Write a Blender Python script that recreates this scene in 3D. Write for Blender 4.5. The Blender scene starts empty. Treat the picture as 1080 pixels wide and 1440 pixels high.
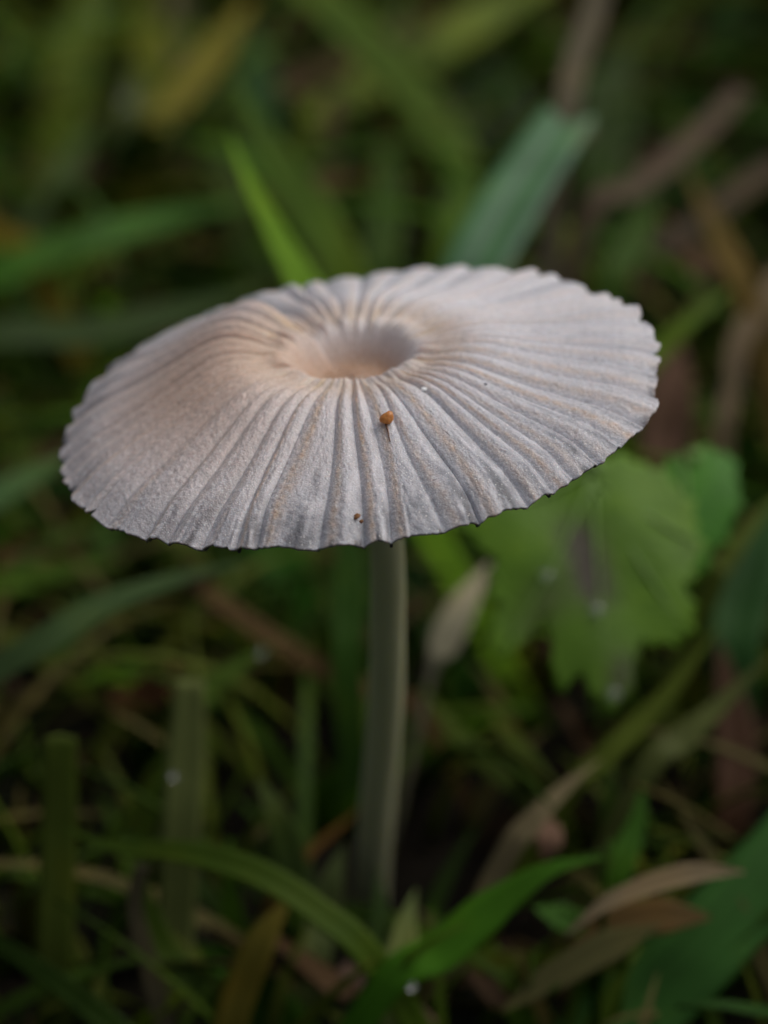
import bpy, bmesh, math, random
import numpy as np
from mathutils import Vector, Matrix
from mathutils.bvhtree import BVHTree

# ------------------------------------------------------------------ camera, sky, sun, exposure
# one Blender unit is one centimetre of the real place
sc = bpy.context.scene
sc.unit_settings.scale_length = 0.01
R = math.radians
PITCH = R(28.0)
FPX = 3223.0                                   # focal length in photograph pixels (1440 high)
CAM = Vector((0.0, -10.5, 8.3))
cd = bpy.data.cameras.new('camera')
cam = bpy.data.objects.new('camera', cd)
sc.collection.objects.link(cam)
cam.location = CAM
cam.rotation_euler = (math.pi / 2 - PITCH, 0, 0)
cd.sensor_fit = 'VERTICAL'
cd.sensor_height = 24.0
cd.lens = 24.0 * FPX / 1440.0
cd.clip_start = 0.05
cd.clip_end = 2000
cd.dof.use_dof = True
cd.dof.focus_distance = 9.2
cd.dof.aperture_fstop = 0.20
sc.camera = cam

SUN_EL, SUN_AZ = R(54), R(72)                  # azimuth from +Y (behind the cap) towards +X
world = bpy.data.worlds.new('World')
sc.world = world
world.use_nodes = True
wn = world.node_tree
sky = wn.nodes.new('ShaderNodeTexSky')
sky.sky_type = 'NISHITA'
sky.sun_disc = False
sky.sun_elevation = SUN_EL
sky.sun_rotation = SUN_AZ
bg = wn.nodes['Background']
bg.inputs['Strength'].default_value = 0.11
sky.air_density = 1.0
sky.dust_density = 6.0
sky.ozone_density = 0.3
grey = wn.nodes.new('ShaderNodeHueSaturation')   # cloud cover: the whole sky loses most of its blue
grey.inputs['Saturation'].default_value = 0.42
wn.links.new(sky.outputs[0], grey.inputs['Color'])
wn.links.new(grey.outputs[0], bg.inputs['Color'])
sl = bpy.data.lights.new('sun', 'SUN')
sl.energy = 1.1
sl.angle = R(50)
sl.color = (1.0, 0.95, 0.87)
sun = bpy.data.objects.new('sun', sl)
sc.collection.objects.link(sun)
sdir = Vector((math.sin(SUN_AZ) * math.cos(SUN_EL), math.cos(SUN_AZ) * math.cos(SUN_EL), math.sin(SUN_EL)))
sun.rotation_euler = sdir.to_track_quat('Z', 'Y').to_euler()
sun.location = sdir * 60
vs = sc.view_settings
vs.view_transform = 'Standard'
vs.look = 'None'
vs.exposure = -0.2
vs.gamma = 1.0
vs.use_curve_mapping = False

# ------------------------------------------------------------------ helpers
FWD = Vector((0, math.cos(PITCH), -math.sin(PITCH)))
UPV = Vector((0, math.sin(PITCH), math.cos(PITCH)))
RGT = Vector((1, 0, 0))
COL = sc.collection
rnd = random.Random(7)


def at(px, py, d):
    """the point of the place seen at a photograph pixel, d centimetres deep, never under the soil"""
    v = FWD + RGT * ((px - 540) / FPX) + UPV * ((720 - py) / FPX)
    if v.z < 0:
        d = min(d, (CAM.z - 0.06) / -v.z)
    return CAM + v * d


def proj(p):
    q = p - CAM
    d = q.dot(FWD)
    if d <= 0.01:
        return None
    return 540 + FPX * q.x / d, 720 - FPX * q.dot(UPV) / d, d


def lin(r, g, b, k=1.0):
    f = lambda c: (c / 255 / 12.92 if c / 255 <= 0.04045 else ((c / 255 + 0.055) / 1.055) ** 2.4)
    return tuple(min(0.75, f(c) * k) for c in (r, g, b))


def mesh_obj(name, verts, faces, mat, parent=None, smooth=True, uvs=None):
    me = bpy.data.meshes.new(name)
    me.from_pydata([tuple(v) for v in verts], [], faces)
    if smooth:
        me.polygons.foreach_set('use_smooth', [True] * len(me.polygons))
    if uvs is not None:
        lay = me.uv_layers.new(name='UVMap')
        idx = np.empty(len(me.loops), dtype=np.int32)
        me.loops.foreach_get('vertex_index', idx)
        lay.data.foreach_set('uv', np.asarray(uvs, dtype=np.float32)[idx].ravel())
    me.update()
    o = bpy.data.objects.new(name, me)
    COL.objects.link(o)
    if mat:
        me.materials.append(mat)
    if parent:
        o.parent = parent
        o.matrix_parent_inverse = parent.matrix_world.inverted()
    return o


def empty(name, loc):
    o = bpy.data.objects.new(name, None)
    COL.objects.link(o)
    o.location = loc
    o.empty_display_size = 0.2
    o.matrix_world = Matrix.Translation(loc)
    return o


def tag(o, label, cat, group=None, kind=None):
    o['label'] = label
    o['category'] = cat
    if group:
        o['group'] = group
    if kind:
        o['kind'] = kind
    return o


def new_mat(name):
    m = bpy.data.materials.new(name)
    m.use_nodes = True
    nt = m.node_tree
    p = nt.nodes['Principled BSDF']
    return m, nt, p


def node(nt, typ, **kw):
    n = nt.nodes.new(typ)
    for k, v in kw.items():
        if k.startswith('_'):
            n.inputs[k[1:]].default_value = v
        else:
            setattr(n, k, v)
    return n


def ramp(nt, src, stops):
    n = nt.nodes.new('ShaderNodeValToRGB')
    el = n.color_ramp.elements
    while len(el) < len(stops):
        el.new(0.5)
    for e, (p, c) in zip(el, stops):
        e.position = p
        e.color = (*c, 1) if len(c) == 3 else c
    nt.links.new(src, n.inputs['Fac'])
    return n


_blade_mats = {}


def blade_mat(col, dry=False):
    """grass: colour wanders along the blade, fine lengthwise veins, some light comes through"""
    key = (tuple(round(c, 3) for c in col), dry)
    if key in _blade_mats:
        return _blade_mats[key]
    m, nt, p = new_mat('dry_grass' if dry else 'green_grass')
    L = nt.links
    uv = node(nt, 'ShaderNodeUVMap')
    mp = node(nt, 'ShaderNodeMapping')
    mp.inputs['Scale'].default_value = (22, 0.5, 1)
    L.new(uv.outputs[0], mp.inputs[0])
    vein = node(nt, 'ShaderNodeTexNoise', _Scale=1.0, _Detail=2.0)
    L.new(mp.outputs[0], vein.inputs['Vector'])
    tc = node(nt, 'ShaderNodeTexCoord')
    blot = node(nt, 'ShaderNodeTexNoise', _Scale=1.3, _Detail=4.0, _Roughness=0.6)
    L.new(tc.outputs['Object'], blot.inputs['Vector'])
    a = tuple(c * 0.72 for c in col)
    if dry:
        b = (min(.8, col[0] * 1.25), col[1] * 1.15, col[2] * 1.0)
    else:
        b = (min(.8, col[0] * 1.45 + 0.006), col[1] * 1.22, col[2] * 0.9)
    rp = ramp(nt, blot.outputs['Fac'], [(0.32, a), (0.52, col), (0.72, b)])
    mx = node(nt, 'ShaderNodeMix', data_type='RGBA', blend_type='MULTIPLY')
    mx.inputs[0].default_value = 0.6
    vr = ramp(nt, vein.outputs['Fac'], [(0.3, (0.6, 0.6, 0.6)), (0.7, (1.25, 1.25, 1.2))])
    L.new(rp.outputs[0], mx.inputs[6])
    L.new(vr.outputs[0], mx.inputs[7])
    L.new(mx.outputs[2], p.inputs['Base Color'])
    p.inputs['Roughness'].default_value = 0.65 if dry else 0.5
    p.inputs['Specular IOR Level'].default_value = 0.12 if dry else 0.14
    tr = node(nt, 'ShaderNodeBsdfTranslucent')
    L.new(mx.outputs[2], tr.inputs['Color'])
    ms = node(nt, 'ShaderNodeMixShader')
    ms.inputs[0].default_value = 0.22 if dry else 0.42
    L.new(p.outputs[0], ms.inputs[1])
    L.new(tr.outputs[0], ms.inputs[2])
    L.new(ms.outputs[0], nt.nodes['Material Output'].inputs['Surface'])
    bm = node(nt, 'ShaderNodeBump', _Strength=0.35, _Distance=0.02)
    L.new(vein.outputs['Fac'], bm.inputs['Height'])
    L.new(bm.outputs[0], p.inputs['Normal'])
    _blade_mats[key] = m
    return m


def spline(pts, n):
    """Catmull-Rom through the points, n samples"""
    P = [pts[0] * 2 - pts[1]] + list(pts) + [pts[-1] * 2 - pts[-2]]
    out, seg = [], len(pts) - 1
    for i in range(n):
        u = i / (n - 1) * seg
        k = min(int(u), seg - 1)
        t = u - k
        a, b, c, d = P[k:k + 4]
        out.append(0.5 * ((2 * b) + (c - a) * t + (2 * a - 5 * b + 4 * c - d) * t * t + (3 * b - a - 3 * c + d) * t ** 3))
    return out


SEC = (-1, -0.55, 0, 0.55, 1)


def ribbon(path, widths, roll=0.0, fold=0.25, thick=0.010, facing=None, twist=0.0):
    """a blade: keeled cross-section with real thickness along a path -> verts, faces, uvs"""
    V, Fc, U = [], [], []
    n, m = len(path), len(SEC)
    for i, p in enumerate(path):
        t = (path[min(i + 1, n - 1)] - path[max(i - 1, 0)]).normalized()
        f = facing if facing is not None else ((CAM - p).normalized() + Vector((0, 0, 0.7)))
        s = t.cross(f)
        if s.length < 1e-5:
            s = Vector((1, 0, 0))
        s.normalize()
        s = Matrix.Rotation(roll + twist * i / (n - 1), 3, t) @ s
        nr = s.cross(t).normalized()
        w = max(widths[i], 0.004) / 2
        for side in (0, 1):
            for u in (SEC if side == 0 else SEC[::-1]):
                keel = 0.012 * max(0, 1 - abs(u) * 3) if side else 0
                V.append(p + s * (u * w) + nr * (fold * abs(u) * w - side * thick * (1.2 - abs(u)) - keel))
                U.append((u * 0.5 + 0.5, i / (n - 1)))
    k = 2 * m
    for i in range(n - 1):
        for j in range(k):
            a, b = i * k + j, i * k + (j + 1) % k
            Fc.append((a, b, b + k, a + k))
    Fc.append(tuple(range(k))[::-1])
    Fc.append(tuple(range((n - 1) * k, n * k)))
    return V, Fc, U


def tube(path, radii, seg=16, jitter=0.0, seed=0):
    r_ = random.Random(seed)
    V, Fc, U = [], [], []
    n = len(path)
    ref = Vector((1, 0, 0))
    ph = [r_.uniform(0, 6.28) for _ in range(3)]
    for i, p in enumerate(path):
        t = (path[min(i + 1, n - 1)] - path[max(i - 1, 0)]).normalized()
        a = t.cross(ref)
        if a.length < 0.05:
            a = t.cross(Vector((0, 1, 0)))
        a.normalize()
        b = t.cross(a)
        for j in range(seg):
            th = 2 * math.pi * j / seg
            rr = radii[i] * (1 + jitter * (math.sin(3 * th + ph[0]) + 0.6 * math.sin(5 * th + ph[1] + i * 0.05) + 0.5 * math.sin(i * 0.6 + ph[2])))
            V.append(p + (a * math.cos(th) + b * math.sin(th)) * rr)
            U.append((j / seg, i / (n - 1)))
    for i in range(n - 1):
        for j in range(seg):
            a0, b0 = i * seg + j, i * seg + (j + 1) % seg
            Fc.append((a0, b0, b0 + seg, a0 + seg))
    Fc.append(tuple(range(seg))[::-1])
    Fc.append(tuple(range((n - 1) * seg, n * seg)))
    return V, Fc, U


# ------------------------------------------------------------------ ground
def ground():
    m, nt, p = new_mat('dark_soil')
    L = nt.links
    tc = node(nt, 'ShaderNodeTexCoord')
    n1 = node(nt, 'ShaderNodeTexNoise', _Scale=1.6, _Detail=8.0, _Roughness=0.65)
    n2 = node(nt, 'ShaderNodeTexNoise', _Scale=0.35, _Detail=3.0)
    L.new(tc.outputs['Object'], n1.inputs['Vector'])
    L.new(tc.outputs['Object'], n2.inputs['Vector'])
    r1 = ramp(nt, n1.outputs['Fac'], [(0.3, (0.006, 0.005, 0.004)), (0.55, (0.014, 0.011, 0.007)), (0.78, (0.035, 0.026, 0.017))])
    r2 = ramp(nt, n2.outputs['Fac'], [(0.45, (0, 0, 0)), (0.62, (0.5, 0.5, 0.5))])
    mx = node(nt, 'ShaderNodeMix', data_type='RGBA')
    mx.inputs[7].default_value = (0.012, 0.018, 0.006, 1)
    L.new(r2.outputs[0], mx.inputs[0])
    L.new(r1.outputs[0], mx.inputs[6])
    L.new(mx.outputs[2], p.inputs['Base Color'])
    p.inputs['Roughness'].default_value = 0.9
    p.inputs['Specular IOR Level'].default_value = 0.08
    b = node(nt, 'ShaderNodeBump', _Strength=0.8, _Distance=0.2)
    L.new(n1.outputs['Fac'], b.inputs['Height'])
    L.new(b.outputs[0], p.inputs['Normal'])
    # fine near, coarse far: one sheet out to the horizon
    ax = [-900, -300, -120] + [x * 1.0 for x in range(-60, 61, 1)] + [120, 300, 900]
    ay = [-900, -300, -120] + [y * 1.0 for y in range(-50, 81, 1)] + [130, 300, 900]
    V, Fc = [], []
    r_ = random.Random(3)
    for y in ay:
        for x in ax:
            near = 1.0 if abs(x) < 61 and -51 < y < 81 else 0.0
            V.append((x, y, near * (0.10 * math.sin(x * 0.9 + y * 0.4) * math.sin(y * 0.7 - x * 0.2) + r_.uniform(-0.10, 0.06)) - 0.10))
    w = len(ax)
    for j in range(len(ay) - 1):
        for i in range(w - 1):
            a = j * w + i
            Fc.append((a, a + 1, a + 1 + w, a + w))
    o = mesh_obj('ground', V, Fc, m)
    o['kind'] = 'structure'
    o['label'] = 'dark damp soil under the turf'


ground()

# ------------------------------------------------------------------ the mushroom
RAD = 1.33
CAPC = at(495, 502, 10.0)
NP_ = 47


def cap_matrix():
    tx = Matrix.Rotation(R(0.0), 4, 'X')       # leans to the camera
    ty = Matrix.Rotation(R(-5.0), 4, 'Y')     # its -X side hangs lower
    return Matrix.Translation(CAPC) @ ty @ tx


def smooth(a, b, x):
    t = np.clip((x - a) / (b - a), 0, 1)
    return t * t * (3 - 2 * t)


def noise1(n, k, seed):
    """periodic 1-d noise of n samples, k bumps"""
    g = np.random.default_rng(seed).normal(size=k)
    x = np.arange(n) / n * k
    i = np.floor(x).astype(int)
    t = x - i
    t = t * t * (3 - 2 * t)
    return g[i % k] * (1 - t) + g[(i + 1) % k] * t


def angdist(a, b):
    return (a - b + math.pi) % (2 * math.pi) - math.pi


def build_cap():
    rng = np.random.default_rng(11)
    NA, NR = 1536, 210
    phi = np.arange(NA) / NA * 2 * math.pi
    # pleats of uneven width
    wdt = rng.uniform(0.6, 1.45, NP_)
    edge = np.concatenate([[0], np.cumsum(wdt)]) / wdt.sum() * 2 * math.pi
    k = np.clip(np.searchsorted(edge, phi, side='right') - 1, 0, NP_ - 1)
    t = (phi - edge[k]) / (edge[k + 1] - edge[k])
    h_k = rng.uniform(0.65, 1.3, NP_)[k]
    tilt_k = rng.uniform(-0.45, 0.45, NP_)[k]
    tan_k = rng.uniform(0.25, 1.0, NP_)[k]
    dark_k = rng.uniform(0.0, 1.0, NP_)[k]
    len_k = rng.uniform(-0.03, 0.05, NP_)[k]
    half = rng.uniform(0.35, 0.65, NP_)[k]
    s = np.linspace(0, 1, NR) ** 0.9
    S, T = s[:, None], t[None, :]
    PH = phi[None, :] + 0 * S
    # groove profile: rounded lobes, tight grooves, smaller groove inside the lobe
    lobe = np.sin(math.pi * T) ** 0.8
    mid = -0.05 * np.exp(-((T - half[None]) / 0.10) ** 2)
    pl = (lobe + mid - 0.6 + tilt_k[None] * (T - 0.5)) * h_k[None]
    left_ = np.exp(-(angdist(PH, R(165)) / 0.7) ** 2)
    start = 0.17 + len_k[None]
    amp = smooth(start, start + 0.20, S) * (0.0125 + 0.0125 * S) * (1 - 0.05 * left_)
    # general form: depressed disc, collar, low dome, hanging margin
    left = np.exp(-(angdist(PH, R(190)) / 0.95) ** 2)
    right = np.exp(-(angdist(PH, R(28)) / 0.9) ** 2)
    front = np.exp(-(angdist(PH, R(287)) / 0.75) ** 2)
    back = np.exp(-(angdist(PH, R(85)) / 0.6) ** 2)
    bowl = -0.082 * (1 - smooth(0.10, 0.22, S)) + 0.010 * np.exp(-((S - 0.235) / 0.035) ** 2)
    dome = 0.035 * np.exp(-((S - 0.40) / 0.17) ** 2) * (1 + 0.55 * left)
    drop = -(0.095 + 0.09 * left - 0.075 * right + 0.0 * front + 0.012 * back) * smooth(0.33, 1.08, S) ** 1.15 * 1.1
    drop = drop - 0.05 * smooth(0.8, 1.03, S) ** 2 * (1 - 0.7 * right)
    # a fold behind on the left: one side of it stands proud of the next pleats
    dc = angdist(PH, R(132))
    hump = np.where(dc > 0, np.exp(-(dc / 0.75) ** 2), np.exp(-(dc / 0.05) ** 2))
    lowb = np.where(dc <= 0, np.exp(-(dc / 0.30) ** 2), np.exp(-(dc / 0.03) ** 2))
    fold = (0.066 * hump - 0.06 * lowb) * np.exp(-((S - 0.50) / 0.25) ** 2)
    und = 0.010 * noise1(NA, 9, 5)[None] * S ** 2 + 0.006 * noise1(NA, 23, 6)[None] * smooth(.3, 1, S)
    # collar: lumpy ring where the pleats run into the disc
    lump = (0.008 * np.clip(noise1(NA, 64, 8), -0.6, 1.2)[None] + 0.004 * np.clip(noise1(NA, 150, 9), -1, 1)[None]) * np.exp(-((S - 0.245) / 0.04) ** 2)
    H = bowl + dome + drop + fold + und + lump + pl * amp
    # fine mealy grain
    g1 = rng.normal(size=(NR, NA))
    g2 = rng.normal(size=(NR, NA))
    for ax in (0, 1):
        g2 = (g2 + np.roll(g2, 1, ax) + np.roll(g2, -1, ax)) / 3 ** 0.5
    gm = smooth(0.2, 0.4, S)
    H = H + (0.0005 * g1 + 0.0006 * g2) * (0.25 + gm)
    # scalloped, ragged margin
    rim = 1 + 0.018 * (lobe[0] - 0.7) * h_k + 0.0045 * noise1(NA, 190, 21) + 0.0026 * noise1(NA, 520, 22) + 0.008 * noise1(NA, 31, 23)
    notch = np.zeros(NA)
    for c in rng.choice(NP_, 9, replace=False):
        notch += np.exp(-(angdist(phi, edge[c]) / 0.010) ** 2) * rng.uniform(0.010, 0.022)
    notch += np.exp(-(angdist(phi, R(213)) / 0.012) ** 2) * 0.06
    rim = rim - notch
    S2 = S * (1 + (rim[None] - 1) * smooth(0.75, 1, S))
    # sideways wander of the pleats
    wob = 0.018 * np.sin(S * 5 + 3 * noise1(NA, 12, 31)[None]) * smooth(.2, .5, S) + 0.03 * noise1(NA, 7, 33)[None] * (1 - S) * smooth(.1, .3, S)
    X = S2 * np.cos(PH + wob) * RAD
    Y = S2 * np.sin(PH + wob) * RAD
    Z = H * RAD
    # ---- colour of the flesh
    def c(v):
        return np.array(v)[None, None, :]
    white, grey = c((0.60, 0.59, 0.635)), c((0.24, 0.25, 0.285))
    tan, pink, ochre, ink = c((0.52, 0.385, 0.29)), c((0.41, 0.25, 0.165)), c((0.58, 0.42, 0.25)), c((0.075, 0.075, 0.085))
    mot = np.random.default_rng(4).normal(size=(NR, NA))
    for _ in range(5):
        mot = (mot + np.roll(mot, 1, 1) + np.roll(mot, -1, 1) + np.roll(mot, 1, 0) + np.roll(mot, -1, 0)) / 2.6
    mot = mot / mot.std()
    lng = np.random.default_rng(14).normal(size=(NR, NA))
    for _ in range(40):
        lng = (lng + np.roll(lng, 1, 0) + np.roll(lng, -1, 0)) / 3
        if _ < 3:
            lng = (lng + np.roll(lng, 1, 1) + np.roll(lng, -1, 1)) / 3
    lng = lng / lng.std()
    colr = white + 0 * PH[..., None]

    def mixin(col, f):
        nonlocal colr
        f = np.clip(f, 0, 1)[..., None]
        colr = colr * (1 - f) + col * f
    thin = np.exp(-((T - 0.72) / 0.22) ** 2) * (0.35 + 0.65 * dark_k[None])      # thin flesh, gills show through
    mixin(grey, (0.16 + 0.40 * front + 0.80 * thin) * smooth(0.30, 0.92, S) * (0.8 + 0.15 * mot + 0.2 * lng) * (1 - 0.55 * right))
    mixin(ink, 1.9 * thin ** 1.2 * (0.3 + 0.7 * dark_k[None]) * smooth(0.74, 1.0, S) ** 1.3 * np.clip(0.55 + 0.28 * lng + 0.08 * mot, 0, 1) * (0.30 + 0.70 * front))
    stripe = np.exp(-((T - 0.28) / 0.13) ** 2) * tan_k[None]
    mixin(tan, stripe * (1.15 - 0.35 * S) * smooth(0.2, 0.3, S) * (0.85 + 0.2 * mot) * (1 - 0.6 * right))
    mixin(c((0.54, 0.395, 0.325)), 0.85 * left * (1 - smooth(0.50, 1.0, S)) + 0.25 * left)
    mixin(tan, 0.6 * np.exp(-((S - 0.30) / 0.10) ** 2))
    streak = smooth(0.4, 1.4, noise1(NA, 170, 41))[None]
    mixin(ochre, 0.75 * streak * np.exp(-((S - 0.265) / 0.06) ** 2))
    mixin(c((0.66, 0.58, 0.50)), 0.5 * smooth(0.5, 1.3, noise1(NA, 210, 42))[None] * np.exp(-((S - 0.26) / 0.05) ** 2))
    lip = smooth(0.9, 1.6, noise1(NA, 260, 51) + 0.6 * noise1(NA, 40, 52))[None]
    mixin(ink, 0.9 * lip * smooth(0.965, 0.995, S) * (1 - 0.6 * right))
    mixin(pink, 1 - smooth(0.10, 0.235, S))
    colr = np.clip(colr * (1 + 0.06 * g1 * gm + 0.05 * mot)[..., None], 0.01, 0.8)
    # ---- mesh: upper skin, rim, underside
    up = np.stack([X, Y, Z], -1).reshape(-1, 3)
    und_rows = [NR - 1] + list(range(NR - 4, 20, -8)) + [16]
    TH = 0.022
    V = [up]
    Cc = [colr.reshape(-1, 3)]
    rows = []
    for q, r_ in enumerate(und_rows):
        zz = Z[r_] - TH * (0.45 if q == 0 else 1.0 + 1.6 * (1 - s[r_]))
        V.append(np.stack([X[r_] * (0.997 if q == 0 else 1), Y[r_] * (0.997 if q == 0 else 1), zz], -1))
        Cc.append(np.tile(np.array([[0.09, 0.085, 0.08]]), (NA, 1)))
        rows.append(NR * NA + q * NA)
    V = np.concatenate(V)
    Cc = np.concatenate(Cc)
    base = list(np.arange(NR) * NA) + rows
    j = np.arange(NA)
    jn = (j + 1) % NA
    F = []
    for a, b in zip(base[:-1], base[1:]):
        F.append(np.stack([a + j, b + j, b + jn, a + jn], -1))
    F = np.concatenate(F)
    # first row is a point ring of radius 0: drop to a tiny ring, harmless
    me = bpy.data.meshes.new('cap')
    me.vertices.add(len(V))
    me.vertices.foreach_set('co', V.astype(np.float32).ravel())
    me.loops.add(F.size)
    me.loops.foreach_set('vertex_index', F.astype(np.int32).ravel())
    me.polygons.add(len(F))
    me.polygons.foreach_set('loop_start', np.arange(0, F.size, 4, dtype=np.int32))
    me.polygons.foreach_set('use_smooth', np.ones(len(F), dtype=bool))
    at_ = me.color_attributes.new('flesh', 'FLOAT_COLOR', 'POINT')
    at_.data.foreach_set('color', np.concatenate([Cc, np.ones((len(Cc), 1))], 1).astype(np.float32).ravel())
    me.update(calc_edges=True)
    me.validate()
    rimz = [(X[NR - 4], Y[NR - 4]), Z, X, Y, s, edge]
    return me, rimz, V, F


def cap_material():
    m, nt, p = new_mat('mealy_cap_flesh')
    L = nt.links
    at_ = node(nt, 'ShaderNodeVertexColor', layer_name='flesh')
    tc = node(nt, 'ShaderNodeTexCoord')
    n1 = node(nt, 'ShaderNodeTexNoise', _Scale=105.0, _Detail=3.0, _Roughness=0.7)
    v1 = node(nt, 'ShaderNodeTexVoronoi', _Scale=125.0)
    L.new(tc.outputs['Object'], n1.inputs['Vector'])
    L.new(tc.outputs['Object'], v1.inputs['Vector'])
    sp = ramp(nt, v1.outputs['Distance'], [(0.0, (1.35, 1.35, 1.35)), (0.35, (1, 1, 1)), (0.8, (0.80, 0.80, 0.80))])
    mx = node(nt, 'ShaderNodeMix', data_type='RGBA', blend_type='MULTIPLY')
    mx.inputs[0].default_value = 0.55
    L.new(at_.outputs[0], mx.inputs[6])
    L.new(sp.outputs[0], mx.inputs[7])
    v2 = node(nt, 'ShaderNodeTexVoronoi', _Scale=62.0)
    L.new(tc.outputs['Object'], v2.inputs['Vector'])
    gr = ramp(nt, v2.outputs['Distance'], [(0.10, (0.75, 0.75, 0.75)), (0.22, (0, 0, 0))])
    mg = node(nt, 'ShaderNodeMix', data_type='RGBA')                 # scattered white granules, their tiny glints painted in as white
    mg.inputs[7].default_value = (0.80, 0.79, 0.77, 1)
    L.new(gr.outputs[0], mg.inputs[0])
    L.new(mx.outputs[2], mg.inputs[6])
    L.new(mg.outputs[2], p.inputs['Base Color'])
    n3 = node(nt, 'ShaderNodeTexNoise', _Scale=160.0, _Detail=1.0)
    L.new(tc.outputs['Object'], n3.inputs['Vector'])
    rr = ramp(nt, n3.outputs['Fac'], [(0.35, (0.75, 0.75, 0.75)), (0.68, (0.22, 0.22, 0.22))])
    L.new(rr.outputs[0], p.inputs['Roughness'])
    p.inputs['Specular IOR Level'].default_value = 0.5
    p.inputs['Subsurface Weight'].default_value = 0.35
    p.inputs['Subsurface Radius'].default_value = (0.09, 0.05, 0.035)
    p.inputs['Subsurface Scale'].default_value = 0.6
    b1 = node(nt, 'ShaderNodeBump', _Strength=0.32, _Distance=0.008)
    L.new(n1.outputs['Fac'], b1.inputs['Height'])
    b2 = node(nt, 'ShaderNodeBump', _Strength=0.3, _Distance=0.006, invert=True)
    L.new(v1.outputs['Distance'], b2.inputs['Height'])
    L.new(b1.outputs[0], b2.inputs['Normal'])
    L.new(b2.outputs[0], p.inputs['Normal'])
    return m


def stem_material():
    m, nt, p = new_mat('pale_fibrous_stem')
    L = nt.links
    uv = node(nt, 'ShaderNodeUVMap')
    mp = node(nt, 'ShaderNodeMapping')
    mp.inputs['Scale'].default_value = (9, 5, 1)
    L.new(uv.outputs[0], mp.inputs[0])
    n1 = node(nt, 'ShaderNodeTexNoise', _Scale=1.0, _Detail=4.0)
    L.new(mp.outputs[0], n1.inputs['Vector'])
    r1 = ramp(nt, n1.outputs['Fac'], [(0.25, (0.36, 0.36, 0.22)), (0.6, (0.40, 0.40, 0.25)), (0.85, (0.44, 0.435, 0.29))])
    L.new(r1.outputs[0], p.inputs['Base Color'])
    p.inputs['Roughness'].default_value = 0.5
    p.inputs['Subsurface Weight'].default_value = 0.6
    p.inputs['Subsurface Radius'].default_value = (0.12, 0.10, 0.05)
    p.inputs['Subsurface Scale'].default_value = 0.6
    b = node(nt, 'ShaderNodeBump', _Strength=0.2, _Distance=0.006)
    L.new(n1.outputs['Fac'], b.inputs['Height'])
    L.new(b.outputs[0], p.inputs['Normal'])
    return m


def simple_mat(name, col, rough=0.6, var=0.3, scale=20.0, **kw):
    m, nt, p = new_mat(name)
    tc = node(nt, 'ShaderNodeTexCoord')
    n1 = node(nt, 'ShaderNodeTexNoise', _Scale=scale, _Detail=3.0)
    nt.links.new(tc.outputs['Object'], n1.inputs['Vector'])
    r1 = ramp(nt, n1.outputs['Fac'], [(0.3, tuple(c * (1 - var) for c in col)), (0.7, tuple(min(0.85, c * (1 + var)) for c in col))])
    nt.links.new(r1.outputs[0], p.inputs['Base Color'])
    p.inputs['Roughness'].default_value = rough
    for k, v in kw.items():
        p.inputs[k.replace('_', ' ')].default_value = v
    return m


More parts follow.
